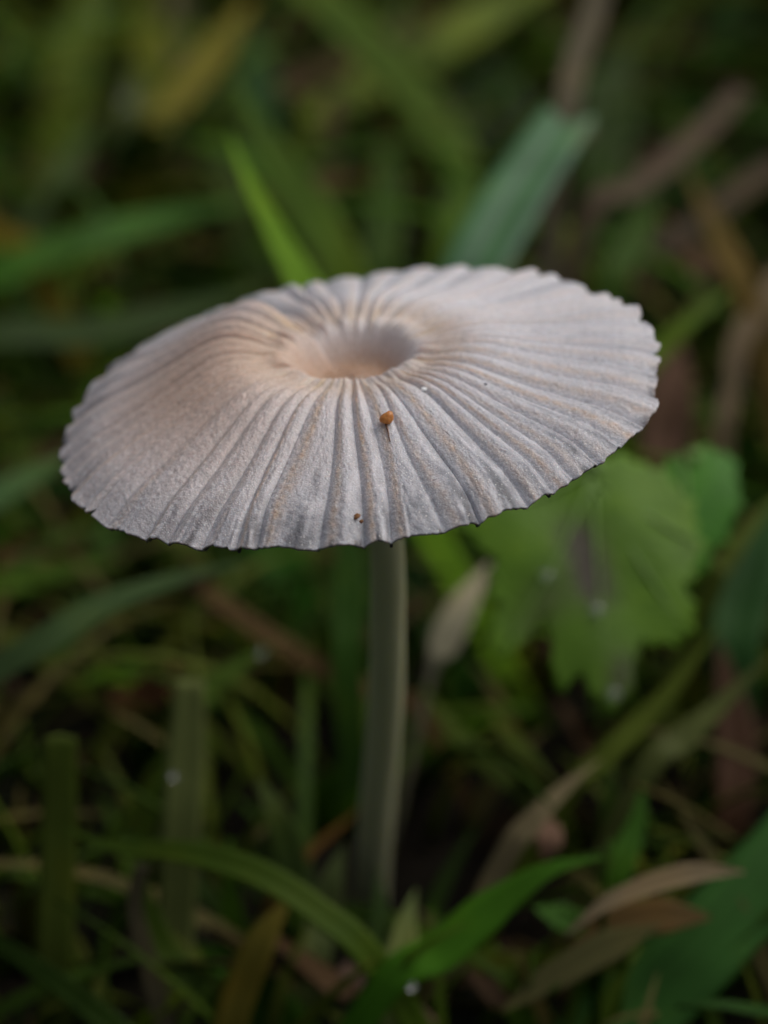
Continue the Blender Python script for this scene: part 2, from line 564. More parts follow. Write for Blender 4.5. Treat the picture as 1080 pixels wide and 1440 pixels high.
def mushroom():
    M = cap_matrix()
    base = at(521, 1300, 13.2)
    base.z = 0.0
    root = empty('mushroom', base)
    tag(root, 'pale pleated mushroom with sunken tan centre on a slender stem', 'mushroom')
    me, info, V, F = build_cap()
    me.transform(M)
    cap = bpy.data.objects.new('cap', me)
    COL.objects.link(cap)
    me.materials.append(cap_material())
    cap.parent = root
    cap.matrix_parent_inverse = root.matrix_world.inverted()
    cap['label'] = 'greyish white pleated cap with tan centre'
    # gills under the cap, one thin plate under each groove
    (_, Z, X, Y, s, edge) = info
    NA = Z.shape[1]
    GV, GF = [], []
    rr = random.Random(5)
    for e in edge[:-1]:
        for off, r0 in ((0, 0.14), (0.5, 0.55)):
            ang = e + off * 2 * math.pi / NP_
            ja = int(ang / (2 * math.pi) * NA) % NA
            idx = [i for i in range(0, 195, 9) if s[i] >= r0] + [206 if off == 0 else 200]
            b0 = len(GV)
            lipd = rr.uniform(0.0, 0.016) if rr.random() < 0.45 else 0
            tx, ty = -math.sin(ang) * 0.006, math.cos(ang) * 0.006
            for q, i in enumerate(idx):
                f = q / (len(idx) - 1)
                dep = (0.10 + 0.02 * rr.random()) * math.sin(math.pi * min(1, 0.12 + f * 0.9)) ** 0.6 * (1 if off == 0 else 0.7) + 0.012 + (lipd if i > 200 else 0)
                z1 = Z[i, ja] - 0.015
                z0 = z1 - dep
                for (dx, dy) in ((tx, ty), (-tx, -ty)):
                    GV.append((X[i, ja] * 0.995 + dx, Y[i, ja] * 0.995 + dy, z1))
                    GV.append((X[i, ja] * 0.995 + dx, Y[i, ja] * 0.995 + dy, z0))
                if q:
                    a = b0 + (q - 1) * 4
                    GF += [(a, a + 4, a + 5, a + 1), (a + 2, a + 3, a + 7, a + 6), (a + 1, a + 5, a + 7, a + 3)]
    g = mesh_obj('gills', [M @ Vector(v) for v in GV], GF, simple_mat('sooty_gills', (0.05, 0.048, 0.045), 0.8), cap, smooth=False)
    g['label'] = 'thin sooty plates under the cap'
    g['kind'] = 'stuff'
    # stem
    nrm = (M.to_3x3() @ Vector((0, 0, 1))).normalized()
    top = CAPC - nrm * 0.21
    pts = [top, at(541, 745, 10.45), at(545, 880, 11.05), at(541, 1010, 11.75), at(529, 1150, 12.5), at(520, 1290, 13.2), base + Vector((0, 0.05, -0.15))]
    path = spline(pts, 70)
    wpx = [56, 49, 49, 50, 50, 49, 54]
    rad = []
    for i, p in enumerate(path):
        u = i / 69 * (len(wpx) - 1)
        k = min(int(u), len(wpx) - 2)
        w = wpx[k] + (wpx[k + 1] - wpx[k]) * (u - k)
        rad.append(w * proj(p)[2] / FPX / 2)
    V2, F2, U2 = tube(path, rad, 28, 0.003, 4)
    st = mesh_obj('stem', V2, F2, stem_material(), root, uvs=U2)
    # collar of the gills round the stem top
    return root, cap, BVHTree.FromPolygons([M @ Vector(v) for v in V[:210 * 1536]], [tuple(f) for f in F[:209 * 1536].tolist()])


shroom, cap_obj, cap_bvh = mushroom()


def on_cap(px, py):
    v = (FWD + RGT * ((px - 540) / FPX) + UPV * ((720 - py) / FPX)).normalized()
    loc, nr, _, _ = cap_bvh.ray_cast(CAM, v)
    if nr.z < 0:
        nr = -nr
    return loc, nr


def blob(name, loc, axes, mat, parent=None, seed=0, rough=0.06, rings=10, seg=14):
    """an uneven rounded grain; axes = three Vectors"""
    r_ = random.Random(seed)
    V, Fc = [], []
    ph = [r_.uniform(0, 6.28) for _ in range(4)]
    for i in range(rings + 1):
        a = math.pi * i / rings
        for j in range(seg):
            b = 2 * math.pi * j / seg
            k = 1 + rough * (math.sin(3 * b + ph[0]) * math.sin(a) + math.sin(2 * a + ph[1]) + 0.5 * math.sin(5 * b + 3 * a + ph[2]) * math.sin(a))
            V.append(loc + (axes[0] * math.sin(a) * math.cos(b) + axes[1] * math.sin(a) * math.sin(b) + axes[2] * math.cos(a)) * k)
    for i in range(rings):
        for j in range(seg):
            p, q = i * seg + j, i * seg + (j + 1) % seg
            Fc.append((p, p + seg, q + seg, q))
    return mesh_obj(name, V, Fc, mat, parent)


def cap_bits():
    org = simple_mat('amber_grain', (0.50, 0.20, 0.045), 0.35, 0.3, 40, Subsurface_Weight=0.2)
    brn = simple_mat('brown_hair', (0.12, 0.05, 0.02), 0.6)
    p, n = on_cap(545, 594)
    root = tag(empty('tiny_insect', p), 'tiny amber oval bug with a hair-thin tail, sitting on the cap below its sunken centre', 'insect')
    s_, u_ = RGT, (n.cross(RGT)).normalized()
    ax = (s_ * 0.9 + u_ * 0.45).normalized()
    ay = n.cross(ax).normalized()
    blob('body', p + n * 0.012 + UPV * 0.012, ((RGT * 0.85 + UPV * 0.5).normalized() * 0.030, (UPV * 0.85 - RGT * 0.5).normalized() * 0.024, FWD * -0.024), org, root, 2, 0.11)
    pts = [on_cap(*q)[0] + n * 0.006 for q in ((543, 598), (546, 607), (547, 614), (549, 622))]
    V, F, U = tube(spline(pts, 12), [0.0045 * (1 - 0.05 * i) for i in range(12)], 6)
    mesh_obj('tail', V, F, brn, root)
    p, n = on_cap(500, 728)
    root = tag(empty('brown_grain', p), 'speck of rusty brown debris close to the ragged rim of the mushroom cap', 'debris')
    blob('grain', p + n * 0.006, (RGT * 0.012, n.cross(RGT) * 0.02, n * 0.012), simple_mat('rusty_grain', (0.22, 0.09, 0.025), 0.6), root, 4, 0.15)
    blob('grain', p + n * 0.006 + RGT * 0.018 - Vector((0, 0, 0.02)), (RGT * 0.008, n.cross(RGT) * 0.010, n * 0.008), simple_mat('rusty_grain', (0.16, 0.07, 0.025), 0.6), root, 5, 0.15)
    p, n = on_cap(598, 548)  # bright glint of a droplet, painted as an opaque white grain
    tag(blob('glint_bead', p + n * 0.008, (RGT * 0.0115, n.cross(RGT) * 0.0115, n * 0.0105), simple_mat('painted_glint', (0.82, 0.83, 0.85), 0.12, 0.03), None, 6, 0.02),
        'tiny droplet on the mushroom cap, its glint painted white', 'bead')
    p, n = on_cap(683, 541)
    tag(blob('dark_speck', p + n * 0.002, (RGT * 0.006, n.cross(RGT) * 0.006, n * 0.005), simple_mat('dark_dirt', (0.04, 0.03, 0.03), 0.8), None, 8, 0.1),
        'tiny dark speck of dirt on the pale cap', 'debris')


cap_bits()

# ------------------------------------------------------------------ single blades one can tell apart
G = 'grass blades round the mushroom'


def blade(name, label, cat, pts, wpx, col, k=1.5, tip='start', root=True, dry=False, roll=0.0, fold=0.25, twist=0.0, n=26, lean=(0.1, 0.1), group=G):
    """pts: (pixel x, pixel y, depth) from the tip (or upper end) downwards"""
    P = [at(*q) for q in pts]
    W = [w * proj(p)[2] / FPX for w, p in zip(wpx, P)]
    if root and P[-1].z > 0.25:
        d = (P[-1] - P[-2])
        z = P[-1].z
        hor = Vector((d.x, d.y, 0))
        if hor.length > 0:
            hor = hor.normalized() * min(hor.length / max(abs(d.z), 0.2) * z, z * 0.7)
        P.append(P[-1] + hor + Vector((lean[0], lean[1], 0)) * z - Vector((0, 0, z + 0.15)))
        W.append(W[-1] * 0.85)
    if not dry:
        col = (col[0] * 1.12, col[1], col[2] * 0.78)
    path = spline(P, n)
    widths = []
    m = len(W) - 1
    for i in range(n):
        u = i / (n - 1) * m
        a = min(int(u), m - 1)
        widths.append(W[a] + (W[a + 1] - W[a]) * (u - a))
    L = [0.0]
    for a, b in zip(path[:-1], path[1:]):
        L.append(L[-1] + (b - a).length)
    for i in range(n):
        if tip in ('start', 'both'):
            widths[i] *= min(1, (L[i] / (0.30 * L[-1] + 1e-6)) ** 0.7 + 0.02)
        if tip in ('end', 'both'):
            widths[i] *= min(1, ((L[-1] - L[i]) / (0.30 * L[-1] + 1e-6)) ** 0.7 + 0.02)
    V, F, U = ribbon(path, widths, roll, fold, twist=twist)
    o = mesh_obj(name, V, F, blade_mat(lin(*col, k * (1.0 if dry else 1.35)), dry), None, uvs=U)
    o['label'], o['category'] = label, cat
    if group:
        o['group'] = group
    return o


GB, DB = 'grass blade', 'dead grass'
# ---- behind the cap, upper half
blade('grass_blade', 'bright green pointed blade rising straight out from behind the back rim of the cap', GB,
      [(320, 183, 14.5), (345, 245, 14.3), (385, 325, 14.2), (430, 410, 14.1), (470, 500, 14.2)], [24, 34, 44, 52, 54], (92, 138, 48), 1.5)
blade('grass_blade', 'duller green blade leaning alongside the bright pointed one behind the cap', GB,
      [(322, 100, 18), (365, 190, 17.8), (430, 290, 17.6), (490, 400, 17.4)], [40, 55, 62, 60], (58, 88, 30), 1.6)
blade('grass_blade', 'long mid green blade lying low and slanting behind the drooping side of the cap', GB,
      [(370, 278, 19.5), (250, 305, 19), (130, 336, 18.4), (0, 385, 18), (-120, 430, 18)], [30, 46, 52, 54, 50], (44, 86, 26), 1.35, lean=(0, 0.1))
blade('grass_blade', 'dim green blade lying low below the long slanting mid green one', GB,
      [(400, 395, 19), (260, 440, 18), (120, 470, 17.5), (-60, 500, 17)], [30, 45, 50, 50], (34, 56, 24), 1.5)
cut = empty('grass_blade', at(655, 430, 14.6))
tag(cut, 'broad grey green blade with a bluntly cut frayed end, standing behind the cap', GB, G)
P = [at(800, 168, 15.6), at(770, 212, 15.3), (at(718, 292, 14.9)), at(660, 400, 14.6), at(610, 540, 14.8)]
rootp = P[-1] + Vector((-0.3, 0.4, 0))
rootp.z = -0.1
path = spline(P + [rootp], 30)
cutw = [(72 + min(i, 12) * 1.6) * proj(p)[2] / FPX for i, p in enumerate(path)]
V, F, U = ribbon(path, cutw, 0.1, 0.32)
mesh_obj('leaf_blade', V, F, blade_mat(lin(88, 126, 88, 1.6)), cut, uvs=U)
for u_ in (-0.86, 0.30):                        # pale lengthwise stripes of the blade
    stripe = []
    for i, p in enumerate(path):
        t = (path[min(i + 1, 29)] - path[max(i - 1, 0)]).normalized()
        sd = Matrix.Rotation(0.1, 3, t) @ t.cross((CAM - p).normalized() + Vector((0, 0, 0.7))).normalized()
        nn = sd.cross(t).normalized()
        stripe.append(p + sd * (u_ * cutw[i] / 2) + nn * (0.32 * abs(u_) * cutw[i] / 2 + 0.012))
    V, F, U = ribbon(stripe, [w * (0.17 if u_ < 0 else 0.22) for w in cutw], 0.1, 0.05, 0.006)
    mesh_obj('pale_stripe', V, F, blade_mat(lin(108, 136, 112, 1.5)), cut, uvs=U)
for q, (a, b, c, w) in enumerate((((782, 185), (800, 150), (806, 138), 22), ((800, 200), (822, 190), (832, 180), 24), ((790, 190), (806, 172), (812, 162), 14))):
    pp = [at(a[0], a[1], 15.55), at(b[0], b[1], 15.55), at(c[0], c[1], 15.55)]
    pp = spline(pp, 8)
    V, F, U = ribbon(pp, [w * 15.6 / FPX * (1 - 0.09 * i) for i in range(8)], 0.2, 0.2)
    mesh_obj('frayed_end', V, F, blade_mat(lin(118, 108, 88, 1.3), True), cut, uvs=U)
blade('dry_stalk', 'grey brown dry stalk pointing up from the frayed end of the broad cut blade', DB,
      [(850, -60, 18), (835, 15, 17.5), (812, 80, 17), (797, 150, 16.5), (780, 260, 16.4)], [30, 34, 36, 36, 34], (82, 76, 60), 1.35, tip='none', dry=True)
blade('grass_blade', 'short yellowed blade standing out against dark shade well behind the cap', GB,
      [(360, -10, 24), (305, 70, 23), (245, 145, 22), (200, 215, 21.5)], [30, 46, 46, 34], (92, 98, 34), 1.2)
blade('grass_blade', 'wide soft green blade arching over the gap behind the cap, its lower part dark', GB,
      [(395, -60, 25), (470, 20, 24), (545, 95, 23), (620, 180, 22), (650, 250, 21), (630, 330, 20.5)], [60, 62, 60, 52, 46, 42], (64, 92, 40), 1.4, tip='none')
blade('grass_blade', 'wide yellow green blade crossing the wide arching one far behind the cap', GB,
      [(790, -35, 26), (690, 20, 25), (600, 75, 24.5), (520, 120, 24), (430, 190, 23)], [44, 60, 62, 56, 50], (74, 98, 34), 1.5)
blade('grass_blade', 'thin green blade hanging down beside a dark gap behind the cut blade', GB,
      [(560, 150, 20), (590, 190, 20), (640, 240, 19.7), (655, 290, 19.4), (620, 360, 19)], [26, 34, 36, 34, 34], (52, 84, 24), 1.5)
blade('grass_blade', 'upright dark green blade left of the cut blade base', GB,
      [(540, 190, 20), (545, 250, 19.7), (540, 330, 19.3), (530, 420, 19)], [40, 52, 56, 56], (40, 66, 20), 1.5)
blade('dry_stalk', 'pinkish brown dry stalk slanting through the dark on the far side of the cut blade', DB,
      [(1045, 128, 19), (960, 212, 18.3), (885, 270, 17.8), (825, 320, 17.4)], [28, 36, 36, 30], (92, 78, 62), 1.0, tip='none', dry=True)
blade('grass_blade', 'orange brown withered blade bending down past the cap rim', DB,
      [(962, 235, 17.5), (995, 300, 17), (1025, 365, 16.7), (1055, 440, 16.5)], [26, 36, 40, 38], (102, 86, 42), 1.15, dry=True)
blade('grass_blade', 'yellow green blade standing between the cut blade and the pinkish dry stalk', GB,
      [(770, 270, 18.5), (790, 330, 18), (812, 400, 17.7)], [26, 34, 36], (70, 84, 24), 1.5)
blade('grass_blade', 'small dark green blade rising beyond the rim under the pinkish dry stalk', GB,
      [(925, 250, 18.5), (910, 300, 18), (880, 360, 17.6), (860, 430, 17.4)], [30, 40, 44, 44], (44, 72, 28), 1.5)
blade('grass_blade', 'broad dull green blade hanging in the dark beyond the cut blade tip', GB,
      [(880, 60, 23), (860, 130, 22.5), (850, 200, 22), (845, 270, 21.5)], [60, 84, 84, 70], (38, 58, 28), 1.4)
blade('grass_blade', 'broad dark green blade behind the base of the dry stalk', GB,
      [(700, 90, 25), (690, 150, 24.5), (690, 230, 24), (700, 300, 23.5)], [90, 120, 120, 90], (30, 52, 28), 1.4)
blade('grass_blade', 'green blade with olive tip emerging just past the bright right rim of the cap'.replace('right ', ''), GB,
      [(1030, 405, 15.5), (985, 440, 15.3), (930, 490, 15.2), (880, 560, 15.2)], [30, 40, 42, 40], (66, 96, 34), 1.45)
blade('dry_leaf', 'pale tan dry blade end curling at the edge of the brown litter', DB,
      [(1110, 380, 17), (1075, 430, 16.6), (1040, 480, 16.3), (1025, 560, 16), (1015, 640, 15.8)], [44, 38, 32, 28, 28], (118, 102, 78), 0.85, tip='none', dry=True)
blade('dry_leaf', 'reddish brown dead blade standing behind the lobed leaf', DB,
      [(960, 480, 16.8), (945, 540, 16.4), (935, 610, 16.2), (930, 680, 16)], [50, 72, 72, 60], (92, 68, 52), 1.1, dry=True)
blade('dry_leaf', 'dim brown dead blade crossing beneath the orange withered blade', DB,
      [(1100, 230, 20), (1040, 270, 19.5), (960, 330, 19), (910, 380, 18.7)], [34, 36, 34, 30], (76, 64, 50), 1.0, dry=True, tip='none')
blade('dry_leaf', 'tan dry blade lying flat under the orange withered blade', DB,
      [(930, 300, 19.5), (960, 345, 19), (1000, 385, 18.5), (1050, 400, 18.2)], [26, 40, 40, 30], (100, 78, 56), 1.25, dry=True, tip='both')
for q, (lab, pts, w, c, kk) in enumerate((
    ('tall yellow green blade leaning over dark grass far behind the drooping cap side', [(150, -60, 26), (115, 40, 25), (90, 130, 24), (70, 240, 23)], [60, 70, 70, 60], (56, 78, 18), 1.5),
    ('olive blade bowed across the tall yellow green one far behind', [(-40, 10, 26), (40, 60, 25.5), (110, 110, 25), (170, 180, 24)], [50, 64, 64, 50], (62, 76, 24), 1.4),
    ('grey green blade hung with a water drop far behind the cap', [(190, 90, 23), (185, 150, 22.6), (182, 220, 22.2), (178, 310, 21.8)], [34, 40, 40, 40], (52, 70, 44), 1.4),
    ('dark olive blade bending low in shade beside the bright pointed one', [(210, 185, 21), (260, 205, 20.5), (305, 235, 20), (330, 290, 19.6)], [24, 36, 40, 40], (46, 66, 30), 1.4),
    ('yellow green upright blade beside the short yellowed one', [(190, -30, 25), (205, 40, 24.6), (215, 110, 24), (220, 190, 23.5)], [40, 54, 54, 50], (68, 84, 22), 1.4),
    ('pale khaki blade hanging between two green ones far behind', [(255, -40, 27), (250, 30, 26), (240, 100, 25.4), (235, 160, 25)], [36, 44, 40, 30], (96, 92, 62), 1.2),
    ('dark blue green blade at the foot of the short yellowed one', [(350, 30, 24), (360, 90, 23.5), (365, 150, 23), (372, 230, 22.4)], [40, 52, 52, 50], (30, 62, 40), 1.4),
    ('brown dead blade hanging straight down behind the duller green one', [(470, 120, 22), (465, 190, 21.5), (458, 260, 21), (450, 340, 20.6)], [30, 36, 36, 30], (72, 54, 36), 1.3),
    ('slanting green blade in the dim grass past the long mid green one', [(140, 160, 21.5), (105, 220, 21), (70, 290, 20.5), (40, 360, 20)], [30, 44, 48, 48], (44, 66, 32), 1.4),
    ('yellowish blade crossing close to the long slanting mid green one', [(-30, 300, 19), (10, 335, 18.6), (50, 380, 18.4)], [40, 44, 40], (84, 84, 22), 1.4),
)):
    blade('grass_blade', lab, GB, pts, w, c, kk, dry='brown' in lab or 'khaki' in lab)
# ---- below the cap, middle
blade('grass_blade', 'saturated green blade descending under the cap next to the stem', GB,
      [(345, 690, 16.0), (390, 780, 15.9), (425, 850, 15.8), (450, 910, 15.8)], [70, 92, 84, 60], (38, 82, 24), 1.7)
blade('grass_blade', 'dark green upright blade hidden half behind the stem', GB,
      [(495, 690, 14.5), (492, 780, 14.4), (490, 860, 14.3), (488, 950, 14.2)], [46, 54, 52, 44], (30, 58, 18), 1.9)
blade('grass_blade', 'blue green arching blade stretched out under the drooping cap side', GB,
      [(350, 790, 13), (250, 815, 12.9), (150, 850, 12.8), (60, 905, 12.7), (-30, 960, 12.7), (-120, 1030, 12.7)], [26, 42, 44, 44, 42, 40], (50, 74, 54), 1.7, lean=(0, 0))
blade('grass_blade', 'cool green blade reaching in under the lowest cap edge', GB,
      [(120, 625, 15), (60, 662, 14.8), (-10, 700, 14.6), (-90, 740, 14.5)], [30, 48, 54, 50], (44, 74, 50), 1.7, lean=(0, 0))
blade('grass_blade', 'fresh green short blade end above the blue green arching one', GB,
      [(175, 790, 15.6), (110, 800, 15.5), (40, 815, 15.4), (-60, 840, 15.3)], [20, 36, 40, 40], (56, 88, 28), 1.7, lean=(0, 0))
blade('grass_blade', 'yellow green blade slanting close under the front cap edge', GB,
      [(170, 720, 16.5), (150, 780, 16.2), (120, 850, 16), (90, 930, 15.5)], [50, 64, 60, 50], (40, 70, 16), 1.7)
blade('dry_stalk', 'dull brown dry stalk running down behind the stem', DB,
      [(285, 830, 14.6), (370, 890, 14.4), (450, 940, 14.3), (530, 975, 14.2), (590, 1000, 14.1)], [24, 28, 28, 26, 24], (84, 66, 40), 1.5, tip='none', dry=True, lean=(0, 0))
blade('grass_blade', 'green blade with a pale shiny tip pointing towards the stem', GB,
      [(385, 905, 13.4), (340, 935, 13.4), (300, 965, 13.4), (262, 1020, 13.4)], [22, 40, 42, 36], (60, 88, 40), 1.6)
blade('dry_leaf', 'red brown dead leaf scrap lying in shade below the blue green blade', DB,
      [(150, 975, 14.5), (190, 985, 14.4), (235, 960, 14.2), (250, 925, 14.2)], [36, 60, 50, 24], (88, 58, 36), 1.4, dry=True, root=False, tip='both')
blade('grass_blade', 'stiff olive blade with square cut top, standing upright', GB,
      [(85, 1035, 11.75), (84, 1130, 11.9), (80, 1260, 12.05), (76, 1400, 12.2)], [46, 50, 52, 54], (62, 80, 40), 2.2, tip='none', fold=0.15, lean=(0, 0.05))
blade('grass_blade', 'grey green upright blade with a droplet half way up', GB,
      [(268, 955, 12.2), (262, 1060, 12.2), (254, 1180, 12.2), (246, 1320, 12.3), (242, 1440, 12.3)], [40, 56, 56, 54, 54], (66, 80, 56), 2.4, tip='none', fold=0.15, lean=(0, 0.05))
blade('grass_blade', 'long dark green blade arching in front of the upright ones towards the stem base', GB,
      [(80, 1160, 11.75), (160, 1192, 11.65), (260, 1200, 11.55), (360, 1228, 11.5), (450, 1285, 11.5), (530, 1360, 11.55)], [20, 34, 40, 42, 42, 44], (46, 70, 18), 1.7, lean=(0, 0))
blade('grass_blade', 'dull green bent blade in shade beside the stem', GB,
      [(360, 1090, 12.6), (385, 1140, 12.5), (405, 1200, 12.5), (415, 1280, 12.5)], [40, 50, 48, 44], (40, 60, 28), 1.6)
blade('dry_stalk', 'orange straw piece slanting against the stem foot', DB,
      [(512, 1132, 13.0), (475, 1165, 12.9), (430, 1205, 12.8), (380, 1270, 12.6)], [10, 16, 15, 14], (116, 86, 36), 0.8, dry=True)
blade('grass_blade', 'pale sheathed shoot standing by the stem foot', GB,
      [(485, 1185, 12.6), (470, 1230, 12.5), (455, 1290, 12.5), (440, 1360, 12.4)], [24, 42, 48, 48], (72, 92, 66), 1.5)
blade('grass_blade', 'olive straw coloured blade leaning below the long dark arching one', GB,
      [(415, 1250, 12.0), (370, 1320, 11.9), (340, 1390, 11.9), (320, 1460, 11.9)], [30, 50, 50, 46], (76, 78, 34), 1.5)
blade('grass_blade', 'thin green blade bending down beside the grey green upright one', GB,
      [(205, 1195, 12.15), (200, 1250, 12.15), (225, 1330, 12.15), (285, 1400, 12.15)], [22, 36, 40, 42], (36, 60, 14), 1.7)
blade('dry_stalk', 'grey dry stalk standing at the foot of the grey green upright blade', DB,
      [(200, 1215, 11.9), (190, 1275, 11.9), (205, 1340, 11.9), (230, 1440, 11.9)], [20, 24, 26, 30], (66, 62, 46), 1.4, dry=True, tip='none')
# ---- right of the stem
blade('dry_leaf', 'pale grey tan straw slanting under the cap between stem and lobed leaf', DB,
      [(690, 790, 14.2), (655, 845, 14.0), (622, 910, 13.9), (605, 955, 13.9)], [34, 54, 46, 12], (124, 120, 100), 1.8, dry=True)
blade('grass_blade', 'thin green blade slanting down from the stem into shade', GB,
      [(590, 960, 13.8), (640, 1030, 13.6), (700, 1090, 13.4), (760, 1140, 13.3)], [20, 28, 28, 26], (54, 76, 28), 1.6, lean=(0, 0))
blade('grass_blade', 'second thin green blade crossing beneath the lobed leaf', GB,
      [(680, 985, 13.8), (715, 1035, 13.6), (760, 1095, 13.4), (790, 1150, 13.3)], [18, 28, 28, 26], (60, 82, 30), 1.6, lean=(0, 0))
blade('grass_blade', 'yellow green blade sloping up from the bleached straw', GB,
      [(1010, 880, 12.7), (960, 950, 12.6), (900, 1015, 12.5), (840, 1075, 12.4), (790, 1130, 12.4)], [18, 32, 36, 34, 30], (70, 92, 34), 1.2, lean=(0, 0))
blade('dry_stalk', 'bleached olive straw resting in the grass beneath the lobed leaf', DB,
      [(845, 1068, 12.2), (795, 1108, 12.1), (745, 1160, 12.0), (700, 1225, 12.0)], [22, 36, 38, 34], (108, 98, 72), 1.35, dry=True, lean=(0, 0))
blade('grass_blade', 'dark blue green broad blade rising behind the lobed leaf', GB,
      [(1100, 690, 14.6), (1065, 770, 14.4), (1040, 850, 14.2), (1030, 950, 14)], [60, 92, 90, 70], (30, 62, 34), 1.7)
blade('grass_blade', 'olive green blade leaning out past the dark broad one', GB,
      [(1100, 690, 13.8), (1060, 735, 13.7), (1020, 790, 13.6), (990, 850, 13.6)], [24, 34, 36, 34], (68, 88, 40), 1.5)
blade('grass_blade', 'grey green blade slanting down from the dark broad one towards the straw', GB,
      [(1085, 920, 12.9), (1020, 985, 12.8), (960, 1040, 12.7), (900, 1100, 12.6)], [26, 38, 40, 36], (70, 86, 56), 1.4, lean=(0, 0))
blade('dry_leaf', 'rust brown dead blade hanging in the shade beneath the broad dark blade', DB,
      [(1010, 900, 14), (1025, 980, 13.8), (1035, 1060, 13.6), (1030, 1150, 13.4)], [36, 54, 60, 50], (80, 56, 40), 1.0, dry=True)
blade('grass_blade', 'fresh green blade flat in the litter beneath the bleached straw', GB,
      [(850, 1205, 11.5), (770, 1225, 11.5), (690, 1280, 11.5), (620, 1340, 11.5), (540, 1390, 11.5)], [26, 46, 60, 62, 50], (48, 92, 24), 1.7, lean=(0, 0))
blade('dry_leaf', 'curled cream and tan dead leaf tip on the litter', DB,
      [(1048, 1226, 11.55), (985, 1232, 11.55), (920, 1250, 11.55), (850, 1280, 11.55), (790, 1320, 11.55)], [26, 34, 34, 28, 18], (146, 130, 102), 0.95, dry=True, root=False, tip='both', fold=0.9, twist=0.5)
blade('dry_leaf', 'brown rotting blade lying beneath the curled cream leaf tip', DB,
      [(1000, 1290, 11.75), (930, 1290, 11.75), (870, 1300, 11.75), (800, 1330, 11.75)], [40, 56, 50, 30], (100, 80, 46), 0.9, dry=True, root=False, tip='both')
blade('dry_leaf', 'olive tan withered blade in front of the dark hollow', DB,
      [(930, 1300, 11.45), (860, 1330, 11.45), (780, 1375, 11.45), (700, 1425, 11.45)], [30, 50, 46, 30], (86, 84, 50), 1.0, dry=True, root=False, tip='both')
blade('grass_blade', 'broad dark green blade sweeping close past the lens from the litter', GB,
      [(1150, 1120, 12.2), (1070, 1240, 12.0), (985, 1335, 11.9), (900, 1420, 11.9), (810, 1510, 11.8)], [70, 110, 124, 130, 130], (38, 74, 40), 2.2, tip='none', fold=0.2)
blade('grass_blade', 'slim green blade reaching up out of the litter next to the curled leaf tip', GB,
      [(905, 1100, 12.4), (895, 1160, 12.3), (870, 1220, 12.2), (850, 1280, 12.2)], [30, 44, 44, 34], (40, 78, 22), 1.7)
blade('grass_blade', 'thin green stalk lying across brown litter towards the dark broad blade', GB,
      [(820, 1245, 12.05), (880, 1265, 12.05), (950, 1290, 12.05), (1040, 1310, 12.05)], [18, 28, 28, 24], (54, 72, 20), 1.6, lean=(0, 0), root=False)
blade('dry_stalk', 'pinkish grey dry stalk pushing in along the soil by the bead of water', DB,
      [(480, 1360, 12.15), (530, 1395, 12.05), (580, 1425, 11.95), (640, 1480, 11.95)], [20, 28, 30, 30], (104, 84, 72), 1.3, tip='none', dry=True, root=False)
blade('grass_blade', 'pale grey green leaf tuft behind the bead of water', GB,
      [(585, 1250, 12.2), (572, 1295, 12.1), (565, 1345, 12.0), (555, 1400, 11.9)], [26, 44, 50, 44], (78, 100, 72), 1.4)
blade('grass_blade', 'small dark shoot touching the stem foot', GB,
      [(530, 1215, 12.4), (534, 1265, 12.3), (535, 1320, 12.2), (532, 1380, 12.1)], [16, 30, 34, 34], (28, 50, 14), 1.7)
blade('grass_blade', 'rounded green leaf end in front of the dark hollow', GB,
      [(750, 1275, 12.15), (785, 1290, 12.15), (830, 1310, 12.15), (870, 1340, 12.15)], [26, 42, 40, 30], (52, 94, 40), 1.6, tip='both', root=False)
blade('dry_leaf', 'small pink tan leaf scrap leaning on the bleached straw', DB,
      [(775, 1150, 12.3), (772, 1180, 12.2), (765, 1210, 12.2)], [22, 40, 26], (126, 98, 80), 1.35, dry=True, root=False, tip='both')


